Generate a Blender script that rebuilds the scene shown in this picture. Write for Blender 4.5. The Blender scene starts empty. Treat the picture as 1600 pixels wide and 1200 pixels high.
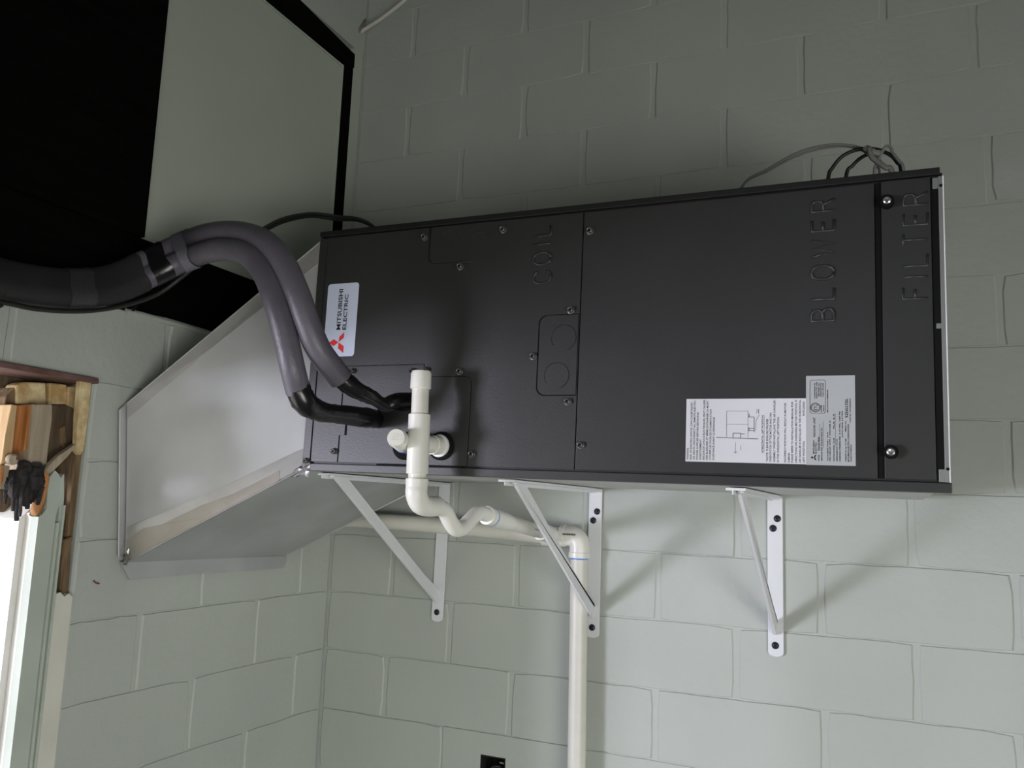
import bpy, bmesh, math, random
from mathutils import Vector, Matrix
random.seed(7)
SC = bpy.context.scene
COL = SC.collection

# ------------------------------------------------------------------ camera
H, D, CX = 1.6, 1.83, 1.313            # eye height, distance to the end wall, distance to the left wall
FPX = 1319.0
YAW, PITCH, ROLL = math.radians(24.16), math.radians(8.115), math.radians(2.16)
EYE = Vector((CX, -D, H))
FW = Vector((-math.sin(YAW)*math.cos(PITCH), math.cos(YAW)*math.cos(PITCH), math.sin(PITCH)))
r0 = Vector((math.cos(YAW), math.sin(YAW), 0)); u0 = r0.cross(FW)
RT = r0*math.cos(ROLL) + u0*math.sin(ROLL)
UP = -r0*math.sin(ROLL) + u0*math.cos(ROLL)
cam = bpy.data.cameras.new('camera'); cam.sensor_width = 36; cam.sensor_fit = 'HORIZONTAL'
cam.lens = FPX/1600*36; cam.clip_start = 0.02; cam.clip_end = 200
camo = bpy.data.objects.new('camera', cam); COL.objects.link(camo)
m = Matrix((RT, UP, -FW)).transposed().to_4x4(); m.translation = EYE
camo.matrix_world = m
SC.camera = camo

# ------------------------------------------------------------------ world, lights, exposure
SC.view_settings.view_transform = 'Standard'
SC.view_settings.look = 'None'
SC.view_settings.exposure = 0.0
SC.view_settings.gamma = 1.0
SC.view_settings.use_curve_mapping = False
w = bpy.data.worlds.new('daylight'); SC.world = w; w.use_nodes = True
bg = w.node_tree.nodes['Background']; bg.inputs[0].default_value = (0.90, 0.96, 1.0, 1); bg.inputs[1].default_value = 1.9


def area(name, loc, aim, sx, sy, power, color=(1, 1, 1)):
    l = bpy.data.lights.new(name, 'AREA'); l.shape = 'RECTANGLE'; l.size = sx; l.size_y = sy
    l.energy = power; l.color = color
    o = bpy.data.objects.new(name, l); COL.objects.link(o); o.location = loc
    o.rotation_euler = (Vector(aim)-Vector(loc)).to_track_quat('-Z', 'Y').to_euler()
    return o


# bright daylight arriving almost level through the left opening
area('daylight_through_opening', (-4.6, -6.6, H-0.75), (0.7, -0.3, H-0.05), 1.4, 1.2, 425, (0.84, 0.82, 1.0))
# added soft fill lamps, outside made-up openings right of and behind the camera
dw_ = area('fill_from_right', (3.58, -2.9, 0.62), (0.75, 0.0, 0.55), 1.9, 1.1, 22, (1.0, 0.975, 0.93)); dw_.data.spread = math.radians(105)
fw_ = area('fill_from_front', (2.35, -4.28, 0.5), (0.6, 0.0, 0.6), 1.4, 0.9, 2.5, (1.0, 0.975, 0.93)); fw_.data.spread = math.radians(105)
# sun on the ground outside, from behind the end wall
sl = bpy.data.lights.new('sun', 'SUN'); sl.energy = 13; sl.angle = 0.01; sl.color = (1.0, 0.97, 0.92)
so = bpy.data.objects.new('sun', sl); COL.objects.link(so); so.rotation_euler = (math.radians(-28), math.radians(4), 0)


# ------------------------------------------------------------------ materials
def mat(name, color, rough=0.6, metal=0.0, var=0.0, vscale=6.0, bump=0.0, bscale=60.0, col2=None, spec=0.5, stretch=None, detail=5.0):
    mt = bpy.data.materials.new(name); mt.use_nodes = True
    nt = mt.node_tree; b = nt.nodes['Principled BSDF']
    b.inputs['Base Color'].default_value = (*color, 1); b.inputs['Roughness'].default_value = rough
    b.inputs['Metallic'].default_value = metal
    b.inputs['Specular IOR Level'].default_value = spec
    tc = nt.nodes.new('ShaderNodeTexCoord'); src = tc.outputs['Object']
    if stretch:
        mp = nt.nodes.new('ShaderNodeMapping'); mp.inputs['Scale'].default_value = stretch
        nt.links.new(src, mp.inputs['Vector']); src = mp.outputs['Vector']
    if var > 0 or col2:
        n = nt.nodes.new('ShaderNodeTexNoise'); n.inputs['Scale'].default_value = vscale; n.inputs['Detail'].default_value = detail
        nt.links.new(src, n.inputs['Vector'])
        rp = nt.nodes.new('ShaderNodeValToRGB')
        c2 = col2 or tuple(min(1, c*(1+var)) for c in color)
        c1 = color if col2 else tuple(c*(1-var) for c in color)
        rp.color_ramp.elements[0].position = 0.35; rp.color_ramp.elements[1].position = 0.65
        rp.color_ramp.elements[0].color = (*c1, 1); rp.color_ramp.elements[1].color = (*c2, 1)
        nt.links.new(n.outputs['Fac'], rp.inputs['Fac']); nt.links.new(rp.outputs['Color'], b.inputs['Base Color'])
    if bump > 0:
        n2 = nt.nodes.new('ShaderNodeTexNoise'); n2.inputs['Scale'].default_value = bscale; n2.inputs['Detail'].default_value = 4
        nt.links.new(src, n2.inputs['Vector'])
        bp = nt.nodes.new('ShaderNodeBump'); bp.inputs['Strength'].default_value = bump; bp.inputs['Distance'].default_value = 0.003
        nt.links.new(n2.outputs['Fac'], bp.inputs['Height']); nt.links.new(bp.outputs['Normal'], b.inputs['Normal'])
    return mt


M = {}
M['paint'] = mat('sage painted masonry', (0.45, 0.483, 0.445), 0.60, var=0.045, vscale=2.5, bump=0.5, bscale=55)
M['panel_paint'] = mat('sage painted board', (0.44, 0.485, 0.425), 0.55, var=0.03, vscale=3, bump=0.12, bscale=40)
M['dark_timber'] = mat('dark stained timber', (0.0022, 0.002, 0.0018), 0.9, var=0.4, vscale=9, bump=0.2, bscale=40, stretch=(6, 0.6, 6), spec=0.06)
M['floor'] = mat('worn concrete', (0.22, 0.215, 0.20), 0.8, var=0.15, vscale=4, bump=0.2)
M['ceiling'] = mat('dark stained boards', (0.05, 0.045, 0.04), 0.8, var=0.2)
M['earth'] = mat('outdoor paving', (0.42, 0.41, 0.38), 0.9, var=0.15)
M['casing'] = mat('charcoal powder coat', (0.030, 0.031, 0.031), 0.40, var=0.06, vscale=5, bump=0.05, bscale=250, spec=0.5)
M['casing_dark'] = mat('black cabinet edge', (0.009, 0.0095, 0.0095), 0.5)
M['base'] = mat('plain steel base', (0.50, 0.50, 0.49), 0.45, metal=0.5, var=0.05)
M['black'] = mat('black gasket', (0.003, 0.003, 0.003), 0.8, spec=0.2)
M['galv'] = mat('galvanised sheet', (0.55, 0.56, 0.57), 0.55, metal=0.7, var=0.10, vscale=5, bump=0.10, bscale=7)
M['tape'] = mat('foil tape', (0.60, 0.59, 0.59), 0.36, metal=0.8, var=0.12, vscale=10, bump=0.15, bscale=30)
M['grime'] = mat('dull foil tape', (0.42, 0.39, 0.35), 0.48, metal=0.7, var=0.15, vscale=9, bump=0.1, bscale=30)
M['rail_grey'] = mat('bare steel edge', (0.24, 0.25, 0.24), 0.45, metal=0.4)
M['white_metal'] = mat('white enamel', (0.74, 0.76, 0.78), 0.38, var=0.02)
M['pvc'] = mat('white pvc', (0.80, 0.80, 0.74), 0.35, var=0.02, vscale=12)
M['pvc_old'] = mat('creamy pvc', (0.72, 0.71, 0.64), 0.42, var=0.05, vscale=14)
M['primer'] = mat('blue pvc cement', (0.12, 0.28, 0.75), 0.4)
M['ink'] = mat('black ink', (0.012, 0.012, 0.014), 0.6)
M['ink_grey'] = mat('grey ink', (0.07, 0.07, 0.08), 0.6)
M['red'] = mat('red print', (0.72, 0.02, 0.012), 0.5)
M['label_white'] = mat('white label', (0.64, 0.66, 0.69), 0.45)
M['label_silver'] = mat('silver label', (0.43, 0.455, 0.465), 0.42, metal=0.1)
M['brand_label'] = mat('label tinted by bluish light', (0.60, 0.66, 0.84), 0.4)  # bluish light on the sticker is put into its base colour
M['foam'] = mat('black pipe insulation', (0.105, 0.098, 0.122), 0.42, var=0.2, vscale=9, bump=0.25, bscale=140)
M['foam_dark'] = mat('black wrapped insulation', (0.016, 0.016, 0.018), 0.7, var=0.2, bump=0.4, bscale=60)
M['tape_black'] = mat('glossy black tape', (0.008, 0.008, 0.009), 0.25, bump=0.5, bscale=35)
M['tape_dull'] = mat('dull black tape', (0.035, 0.035, 0.038), 0.5, bump=0.5, bscale=200)
M['tape_grey'] = mat('grey cloth tape', (0.15, 0.15, 0.19), 0.55, bump=0.5, bscale=300)
M['cable_black'] = mat('black cable', (0.012, 0.012, 0.012), 0.5)
M['cable_grey'] = mat('grey cable', (0.20, 0.20, 0.19), 0.5)
M['screw'] = mat('dark screw', (0.13, 0.13, 0.135), 0.35, metal=0.5)
M['screw_bright'] = mat('bright screw', (0.62, 0.64, 0.64), 0.25, metal=0.9)
M['bluescrew'] = mat('blued masonry screw', (0.012, 0.016, 0.028), 0.4, metal=0.2)
M['cream'] = mat('cream paint', (0.66, 0.66, 0.58), 0.5, var=0.05, vscale=12, bump=0.2, bscale=50)
M['white_paint'] = mat('white gloss paint', (0.80, 0.79, 0.76), 0.4, var=0.06, vscale=14, bump=0.15)
M['green_paint'] = mat('pale green paint', (0.47, 0.52, 0.46), 0.5, var=0.05, vscale=9, bump=0.2)
M['pine'] = mat('raw pine', (0.60, 0.38, 0.18), 0.65, col2=(0.70, 0.50, 0.28), vscale=8, bump=0.3, stretch=(14, 14, 1))
M['pine_orange'] = mat('orange heartwood', (0.42, 0.16, 0.045), 0.6, col2=(0.62, 0.29, 0.10), vscale=8, bump=0.4, stretch=(14, 14, 1))
M['wood_grey'] = mat('weathered board', (0.36, 0.29, 0.21), 0.75, col2=(0.48, 0.40, 0.30), vscale=9, bump=0.3, stretch=(14, 14, 1))
M['wood_dark'] = mat('damp brown board', (0.075, 0.050, 0.030), 0.8, col2=(0.15, 0.105, 0.065), vscale=9, bump=0.4, stretch=(10, 10, 1))
M['wood_brown'] = mat('rotten brown wood', (0.13, 0.085, 0.045), 0.85, col2=(0.26, 0.17, 0.09), vscale=10, bump=0.7, stretch=(12, 12, 1.5))
M['old_paint'] = mat('peeling yellowed wood', (0.50, 0.33, 0.14), 0.8, col2=(0.84, 0.72, 0.44), vscale=34, bump=0.7, bscale=60)
M['char'] = mat('blackened rotten wood', (0.010, 0.009, 0.009), 0.85, col2=(0.045, 0.040, 0.042), vscale=14, bump=0.9, bscale=50, stretch=(5, 5, 1))
M['rust'] = mat('rusty steel', (0.10, 0.045, 0.032), 0.7, col2=(0.19, 0.11, 0.10), vscale=16, bump=0.4)
M['conduit'] = mat('dusty white conduit', (0.62, 0.61, 0.55), 0.5)
M['void'] = mat('dark box interior', (0.008, 0.008, 0.007), 0.8)
M['copper'] = mat('yellowed wire', (0.45, 0.40, 0.25), 0.5)


# ------------------------------------------------------------------ helpers
def tag(o, label=None, cat=None, group=None, kind=None):
    if label: o['label'] = label
    if cat: o['category'] = cat
    if group: o['group'] = group
    if kind: o['kind'] = kind
    return o


def link(name, me, mt=None, parent=None):
    o = bpy.data.objects.new(name, me); COL.objects.link(o)
    if mt is not None: me.materials.append(mt)
    if parent is not None: o.parent = parent
    return o


def empty(name, loc, rot=(0, 0, 0), parent=None):
    o = bpy.data.objects.new(name, None); COL.objects.link(o); o.location = loc; o.rotation_euler = rot
    o.empty_display_size = 0.05
    if parent: o.parent = parent
    return o


def finish(bm, name, mt, parent=None, smooth=False, angle=None):
    bmesh.ops.recalc_face_normals(bm, faces=bm.faces)
    me = bpy.data.meshes.new(name); bm.to_mesh(me); bm.free()
    if smooth:
        for p in me.polygons: p.use_smooth = True
        if angle:
            me.set_sharp_from_angle(angle=math.radians(angle))
    return link(name, me, mt, parent)


def add_box(bm, lo, hi):
    v = [bm.verts.new((x, y, z)) for x in (lo[0], hi[0]) for y in (lo[1], hi[1]) for z in (lo[2], hi[2])]
    for f in ((0, 1, 3, 2), (4, 6, 7, 5), (0, 4, 5, 1), (2, 3, 7, 6), (0, 2, 6, 4), (1, 5, 7, 3)):
        bm.faces.new([v[i] for i in f])
    return v


def box(name, lo, hi, mt, parent=None, bevel=0.0, seg=2):
    bm = bmesh.new(); add_box(bm, lo, hi)
    if bevel > 0:
        bmesh.ops.bevel(bm, geom=bm.edges[:], offset=bevel, segments=seg, profile=0.6, affect='EDGES')
    return finish(bm, name, mt, parent)


def boxes(name, lst, mt, parent=None):
    bm = bmesh.new()
    for lo, hi in lst: add_box(bm, lo, hi)
    return finish(bm, name, mt, parent)


def crom(pts, n=8):
    P = [Vector(p) for p in pts]
    if len(P) < 3: return P
    Q = [2*P[0]-P[1]] + P + [2*P[-1]-P[-2]]
    out = []
    for i in range(1, len(Q)-2):
        a, b, c, d = Q[i-1], Q[i], Q[i+1], Q[i+2]
        for k in range(n):
            t = k/n
            out.append(0.5*((2*b)+(c-a)*t+(2*a-5*b+4*c-d)*t*t+(3*b-a-3*c+d)*t**3))
    out.append(P[-1]); return out


def add_tube(bm, pts, r, seg=12, caps=True, wob=0.0):
    pts = [Vector(p) for p in pts]
    n = len(pts)
    rad = r if callable(r) else (lambda t: r)
    t0 = (pts[1]-pts[0]).normalized()
    ref = Vector((0, 0, 1)) if abs(t0.z) < 0.9 else Vector((1, 0, 0))
    u = t0.cross(ref).normalized()
    rings = []
    for i, p in enumerate(pts):
        t = ((pts[min(i+1, n-1)]-pts[max(i-1, 0)])).normalized()
        u = (u - t*u.dot(t)).normalized(); v = t.cross(u)
        rr = rad(i/(n-1))
        rings.append([bm.verts.new(p+(u*math.cos(a)+v*math.sin(a))*rr*(1+wob*(random.random()-.5))) for a in [2*math.pi*k/seg for k in range(seg)]])
    for a, b in zip(rings, rings[1:]):
        for k in range(seg):
            bm.faces.new((a[k], a[(k+1) % seg], b[(k+1) % seg], b[k]))
    if caps:
        bm.faces.new(rings[0][::-1]); bm.faces.new(rings[-1])


def tube(name, pts, r, mt, parent=None, seg=14, smooth_path=0, wob=0.0, angle=50):
    if smooth_path: pts = crom(pts, smooth_path)
    bm = bmesh.new(); add_tube(bm, pts, r, seg, True, wob)
    return finish(bm, name, mt, parent, True, angle)


def prism(name, pts, off, mt, parent=None, bevel=0.0):
    """closed outline of 3-D points extruded by vector off"""
    bm = bmesh.new(); off = Vector(off)
    a = [bm.verts.new(Vector(p)) for p in pts]; b = [bm.verts.new(Vector(p)+off) for p in pts]
    n = len(a)
    bm.faces.new(a); bm.faces.new(b[::-1])
    for i in range(n): bm.faces.new((a[i], b[i], b[(i+1) % n], a[(i+1) % n]))
    if bevel > 0:
        bmesh.ops.bevel(bm, geom=bm.edges[:], offset=bevel, segments=1, affect='EDGES')
    return finish(bm, name, mt, parent)


def lathe(name, base, axis, prof, mt, parent=None, seg=20, angle=35):
    """prof: list of (distance along axis, radius)"""
    axis = Vector(axis).normalized(); base = Vector(base)
    ref = Vector((0, 0, 1)) if abs(axis.z) < 0.9 else Vector((1, 0, 0))
    u = axis.cross(ref).normalized(); v = axis.cross(u)
    bm = bmesh.new(); rings = []
    for d, r in prof:
        rings.append([bm.verts.new(base+axis*d+(u*math.cos(2*math.pi*k/seg)+v*math.sin(2*math.pi*k/seg))*max(r, 1e-5)) for k in range(seg)])
    for a, b in zip(rings, rings[1:]):
        for k in range(seg): bm.faces.new((a[k], a[(k+1) % seg], b[(k+1) % seg], b[k]))
    bm.faces.new(rings[0][::-1]); bm.faces.new(rings[-1])
    return finish(bm, name, mt, parent, True, angle)


# sight lines measured in the photograph, met with a known plane of the room
def sight(u, v): return RT*((u-800)/FPX) - UP*((v-600)/FPX) + FW
def meet(u, v, axis, val):
    d = sight(u, v); t = (val-EYE[axis])/d[axis]; return EYE+d*t
def on_y(u, v, y): return meet(u, v, 1, y)
def on_x(u, v, x): return meet(u, v, 0, x)


# ------------------------------------------------------------------ masonry
Z0, BZ, BX = H+0.0513, 0.1425, 0.3333


def block_mesh(w_, h_, seed, hg, vg, bev, depth):
    """front outline of a painted block, slightly uneven, in (a, b) with a proud face at 0 and sides going back"""
    rnd = random.Random(seed)
    a0, a1, b0, b1 = hg, w_-hg, vg, h_-vg
    out = []
    n1, n2 = 7, 4
    for i in range(n1): out.append((a0+(a1-a0)*i/n1, b0))
    for i in range(n2): out.append((a1, b0+(b1-b0)*i/n2))
    for i in range(n1): out.append((a1-(a1-a0)*i/n1, b1))
    for i in range(n2): out.append((a0, b1-(b1-b0)*i/n2))
    corners = {0, n1, n1+n2, 2*n1+n2}
    o2 = []
    cx, cy = w_/2, h_/2
    for i, (x, y) in enumerate(out):
        j = 0.0011
        x += rnd.uniform(-j, j); y += rnd.uniform(-j, j)
        if i in corners:
            k = rnd.choice((0.001, 0.0015, 0.002, 0.003, 0.0048))*rnd.uniform(.7, 1.1); x += k if x < cx else -k; y += k if y < cy else -k
        o2.append((x, y))
    ins = [(x+(bev if x < cx-w_*0.4 else -bev if x > cx+w_*0.4 else 0), y+(bev*0.45 if y < cy-h_*0.3 else -bev*0.45 if y > cy+h_*0.3 else 0)) for x, y in o2]
    return o2, ins, depth


def make_block(parent, kind, a, z, w_, h_, seed):
    o2, ins, dep = block_mesh(w_, h_, seed, 0.0046, 0.0005, 0.0034, 0.010)
    rnd = random.Random(seed+5)
    face = -rnd.uniform(0.0, 0.0012)
    bm = bmesh.new()
    if kind == 'back':
        P = lambda x, y, d: (a+x, d, z+y)           # d grows into the wall
    else:
        P = lambda x, y, d: (-d, a+x, z+y)
    f = [bm.verts.new(P(x, y, -face)) for x, y in ins]
    s = [bm.verts.new(P(x, y, 0.0034)) for x, y in o2]
    k = [bm.verts.new(P(x, y, dep)) for x, y in o2]
    n = len(f); bm.faces.new(f)
    for r1, r2 in ((f, s), (s, k)):
        for i in range(n): bm.faces.new((r1[i], r2[i], r2[(i+1) % n], r1[(i+1) % n]))
    bm.faces.new(k[::-1])
    o = finish(bm, 'block', M['paint'], parent)
    return o


# wall_back: core with mortar face 4 mm behind the block faces
outlet_a, outlet_b = on_y(751, 1177, 0), on_y(790, 1184, 0)
ox0, ox1, oz1, oz0 = outlet_a.x, outlet_b.x, outlet_a.z-0.002, outlet_a.z-0.105
X1, ZT = 3.3, 3.5
wall_back = boxes('wall_back', [((0-0.2, 0.0032, 0), (ox0, 0.2, ZT)), ((ox1, 0.0032, 0), (X1+0.2, 0.2, ZT)),
                               ((ox0, 0.0032, 0), (ox1, 0.2, oz0)), ((ox0, 0.0032, oz1), (ox1, 0.2, ZT)), ((ox0, 0.07, oz0), (ox1, 0.2, oz1))], M['paint'])
tag(wall_back, kind='structure')
for row in range(-6, 10):
    zb = Z0+BZ*row
    shift = -0.0256 if row >= 5 else (-0.013 if row == 4 else 0)
    base = 1.3523+shift + (0 if row % 2 else BX/2)
    xs = [base+BX*k+random.uniform(-.003, .003) for k in range(-6, 5)]
    xs = [0.0]+[x for x in xs if x > 0.04 and x < 2.45]
    for i in range(len(xs)-1):
        a, b = xs[i], xs[i+1]
        if zb < oz1 and zb+BZ > oz0 and a < ox1 and b > ox0:      # blocks cut around the outlet box
            for (p, q, r, s) in ((a, ox0, zb, zb+BZ), (ox1, b, zb, zb+BZ), (ox0, ox1, oz1, zb+BZ), (ox0, ox1, zb, oz0)):
                if q-p > 0.01 and s-r > 0.004: box('block', (p, 0, r), (q, 0.01, s), M['paint'], wall_back)
            continue
        make_block(wall_back, 'back', a, zb, b-a, BZ, row*50+i)

# wall_left: same courses, opening beside the duct, timber above
YJ, YO, ZL, ZS = -0.755, -2.45, Z0+BZ, H-0.80
wall_left = boxes('wall_left', [((-0.2, YJ, 0), (-0.0032, 0.0, H+0.336)), ((-0.2, YO, ZL), (-0.0032, YJ, H+0.336)),
                               ((-0.2, YO, 0), (-0.0032, YJ, ZS)), ((-0.2, -4.0, 0), (-0.0032, YO, H+0.336)),
                               ((-0.2, -4.0, H+1.225), (0.0, 0.0, ZT))], M['paint'])
tag(wall_left, kind='structure')
for row in range(-6, 2):
    zb = Z0+BZ*row
    base = -0.118 if row % 2 == 0 else -0.268
    ys = [0.0]+[base-0.326*k+random.uniform(-.003, .003) for k in range(0, 4 if row < 1 else 8)]
    if row < 1: ys = [y for y in ys if y > YJ+0.03]+[YJ]
    for i in range(len(ys)-1):
        make_block(wall_left, 'left', ys[i+1], zb, ys[i]-ys[i+1], BZ, 9000+row*50+i)
# thin uneven mortar lip along the wall head
tube('mortar_lip', [(-0.003, -0.70+0.1*i, H+0.335+random.uniform(-.003, .002)) for i in range(7)], 0.007, M['paint'], wall_left, seg=8, smooth_path=3, wob=0.3)

trim_1 = tag(box('trim_1', (-0.2, -4.0, H+0.337), (-0.004, -0.001, H+0.485), M['dark_timber']), kind='structure', label='dark stained timber beam lying on the left wall head')
trim_2 = tag(box('trim_2', (-0.2, -0.085, H+0.4855), (-0.001, -0.042, H+1.165), M['dark_timber']), kind='structure', label='dark timber post in the corner beside the pale board')
trim_3 = tag(prism('trim_3', [(-0.2, -0.042, H+1.166), (-0.2, -0.042, H+1.205), (-0.2, -0.30, H+1.2249), (-0.2, -0.68, H+1.2249), (-0.2, -0.68, H+1.152), (-0.2, -0.40, H+1.152), (-0.2, -0.085, H+1.160)], (0.202, 0, 0), M['dark_timber']), kind='structure', label='dark timber head rail above the pale board')
trim_4 = tag(box('trim_4', (-0.2, -4.0, H+0.4855), (0.006, -0.6805, H+1.2249), M['dark_timber']), kind='structure', label='wide dark boarded panel at the upper left')
trim_5 = tag(box('trim_5', (-0.2, -0.0415, H+0.4855), (-0.001, -0.001, H+1.2249), M['panel_paint']), kind='structure', label='narrow painted strip between post and end wall')
gable_board = tag(box('wall_gable_board', (-0.19, -0.68, H+0.4855), (-0.006, -0.0855, H+1.152), M['panel_paint']), kind='structure', label='pale green board framed by dark timber')
box('edge_bead', (-0.006, -0.0905, H+0.4855), (0.0, -0.0855, H+1.152), M['panel_paint'], gable_board)
box('edge_bead', (-0.006, -0.66, H+1.147), (-0.001, -0.0905, H+1.152), M['panel_paint'], gable_board)

floor = tag(box('floor', (-0.2, -4.0, -0.1), (X1+0.2, 0.2, 0), M['floor']), kind='structure')
ceiling = tag(box('ceiling', (-0.2, -4.0, ZT), (X1+0.2, 0.2, ZT+0.1), M['ceiling']), kind='structure')
wall_right = tag(boxes('wall_right', [((X1, -4.0, 0), (X1+0.2, -3.9, ZT)), ((X1, -1.9, 0), (X1+0.2, 0.2, ZT)), ((X1, -3.9, 1.3), (X1+0.2, -1.9, ZT))], M['paint']), kind='structure')  # low opening is added to let the right fill lamp in
wall_front = tag(boxes('wall_front', [((-0.2, -4.2, 0), (1.6, -4.0, ZT)), ((3.1, -4.2, 0), (X1+0.2, -4.0, ZT)), ((1.6, -4.2, 1.15), (3.1, -4.0, ZT))], M['paint']), kind='structure')  # low opening is added for the front fill lamp
ground = tag(box('ground', (-14, -14, -0.4), (10, 6, -0.101), M['earth']), kind='structure')

# ------------------------------------------------------------------ window_1: painted frame with rotten head
window_1 = tag(empty('window_1', (0, (YJ+YO)/2, ZS)), kind='structure', label='painted window opening in the left wall with a rotten frame')


def wpart(name, lo, hi, mt, bevel=0.0):
    o = box(name, lo, hi, mt, None, bevel); o.parent = window_1; o.matrix_parent_inverse = window_1.matrix_basis.inverted()
    return o


def keep(o, par):
    o.parent = par; o.matrix_parent_inverse = par.matrix_basis.inverted(); return o


window_1.matrix_basis = Matrix.Translation((0, (YJ+YO)/2, ZS))
def LP(u, v, x=0.0): return on_x(u, v, x)
zt = H-0.18
# cream casing: its broken top is ragged
cz = LP(94, 930).z
cas = [(0.008, -0.757, ZS), (0.008, -0.757, cz-0.004), (0.008, -0.765, cz+0.003), (0.008, -0.773, cz-0.002), (0.008, -0.782, cz+0.006), (0.008, -0.790, cz+0.004), (0.008, -0.790, ZS)]
keep(prism('casing', cas, (-0.03, 0, 0), M['cream']), window_1)
keep(box('bead', (-0.02, -0.7945, ZS), (0.009, -0.7905, H-0.03), M['green_paint'], None, 0.001), window_1)
keep(box('bead', (-0.02, -0.8015, ZS), (0.006, -0.7965, H-0.06), M['green_paint'], None, 0.001), window_1)
# frame board with the ragged break at its head
fb = [LP(78, 800), LP(72, 806), LP(62, 806), LP(68, 790), LP(76, 765), LP(77, 745), LP(86, 735), LP(93, 742), LP(96, 752)]
pts = [Vector((0.002, -0.8025, ZS)), Vector((0.002, -0.8025, H-0.05)), LP(92, 790, 0.002), LP(97, 752, 0.002), LP(92, 741, 0.002), LP(86, 735, 0.002), LP(78, 745, 0.002), LP(74, 770, 0.002), LP(73, 795, 0.002), LP(64, 806, 0.002), Vector((0.002, -0.835, H-0.035)), Vector((0.002, -0.835, ZS))]
keep(prism('frame_board', pts, (-0.018, 0, 0), M['green_paint']), window_1)
keep(prism('inner_jamb', [(-0.017, -0.79, ZS), (-0.017, -0.79, H-0.06), (-0.017, -0.815, H-0.035), (-0.017, -0.8345, H-0.045), (-0.017, -0.8345, ZS)], (-0.012, 0, 0), M['white_paint']), window_1)
keep(prism('inner_jamb', [(-0.03, -0.76, ZS), (-0.03, -0.76, H-0.05), (-0.03, -0.82, H-0.03), (-0.03, -0.846, H-0.055), (-0.03, -0.846, ZS)], (-0.09, 0, 0), M['white_paint']), window_1)
keep(box('far_jamb', (-0.16, YO, ZS), (0.004, YO+0.08, ZL), M['cream'], None, 0.003), window_1)
keep(box('sill', (-0.19, YO, ZS), (0.03, -0.847, ZS+0.03), M['cream'], None, 0.004), window_1)
keep(box('sash_stile', (-0.10, -1.66, ZS+0.03), (-0.06, -1.61, ZL-0.005), M['white_paint'], None, 0.003), window_1)
keep(box('lintel_angle', (-0.12, YO, ZL-0.006), (0.010, -0.752, ZL+0.004), M['rust'], None, 0.001), window_1)
keep(box('lintel_block', (-0.19, -2.44, ZL-0.035), (-0.10, -0.80, ZL-0.007), M['old_paint'], None, 0.003), window_1)

# the broken timber ends heaped in the window corner
rt = tag(empty('rotted_timber', tuple(LP(60, 760, -0.03))), 'rotted and splintered timber ends packed in the window corner under the rusty lintel', 'timber')
rt.matrix_basis = Matrix.Translation(LP(60, 760, -0.03))


def rpoly(name, px, x, dep, mt, label=None, bevel=0.0):
    o = keep(prism(name, [LP(u, v, x) for u, v in px], (-dep, 0, 0), mt, None, bevel), rt)
    if label: o['label'] = label
    return o


rpoly('backing_board', [(0, 584), (128, 598), (124, 700), (108, 930), (84, 930), (80, 800), (0, 800)], -0.085, 0.02, M['wood_dark'])
rpoly('corner_strip', [(126, 594), (144, 592), (139, 640), (132, 702), (126, 712), (119, 704), (122, 650)], 0.004, 0.012, M['old_paint'], 'yellowed corner strip with peeling paint', 0.0015)
rpoly('head_filler', [(26, 602), (38, 597), (72, 598), (73, 630), (70, 634), (26, 632)], -0.045, 0.03, M['old_paint'], None, 0.002)
rpoly('head_filler', [(78, 598), (105, 601), (104, 633), (77, 633)], -0.045, 0.03, M['old_paint'], None, 0.002)
rpoly('head_filler', [(107, 604), (121, 603), (120, 640), (105, 640)], -0.04, 0.03, M['old_paint'], None, 0.002)
rpoly('timber_stub', [(18, 632), (27, 633), (18, 722), (2, 727), (8, 680)], -0.015, 0.06, M['pine'], 'pale raw pine stub', 0.001)
rpoly('timber_stub', [(27, 633), (44, 634), (40, 670), (31, 725), (18, 724)], -0.03, 0.05, M['pine_orange'], 'orange pine stub', 0.001)
rpoly('timber_stub', [(46, 633), (53, 633), (49, 670), (44, 700), (37, 706), (42, 664)], -0.012, 0.05, M['pine_orange'], 'thin orange splinter stub', 0.001)
rpoly('timber_stub', [(53, 632), (82, 632), (81, 655), (76, 690), (71, 748), (62, 768), (46, 755), (44, 720), (49, 670)], -0.006, 0.06, M['wood_grey'], 'wide weathered grey stub', 0.001)
rpoly('timber_stub', [(83, 633), (104, 633), (118, 640), (116, 690), (96, 704), (72, 745), (76, 690)], -0.035, 0.04, M['wood_dark'], 'dark damp board behind the grey stub', 0.001)
rpoly('timber_stub', [(95, 668), (103, 664), (105, 690), (101, 702), (95, 690)], -0.028, 0.01, M['wood_brown'], 'small brown knot', 0.002)
rpoly('timber_stub', [(9, 620), (24, 604), (25, 632), (14, 640), (6, 690), (1, 712), (0, 690)], -0.05, 0.04, M['wood_brown'], None, 0.001)
rpoly('timber_stub', [(0, 726), (16, 728), (13, 745), (10, 764), (0, 764)], -0.004, 0.05, M['wood_grey'], 'grey cross piece', 0.001)
rpoly('timber_stub', [(0, 727), (7, 729), (5, 752), (0, 757)], -0.0035, 0.004, M['pine_orange'], 'orange inlay at the far end', 0.0)
rpoly('splinter', [(118, 694), (119, 698), (104, 715), (84, 735), (72, 744), (70, 739), (76, 728), (92, 712)], 0.008, 0.012, M['wood_grey'], 'long grey splinter', 0.001)
rpoly('splinter', [(72, 736), (78, 742), (75, 762), (70, 785), (62, 802), (57, 806), (55, 798), (62, 775), (65, 755)], 0.010, 0.014, M['pine_orange'], 'orange torn splinter', 0.0015)
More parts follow.
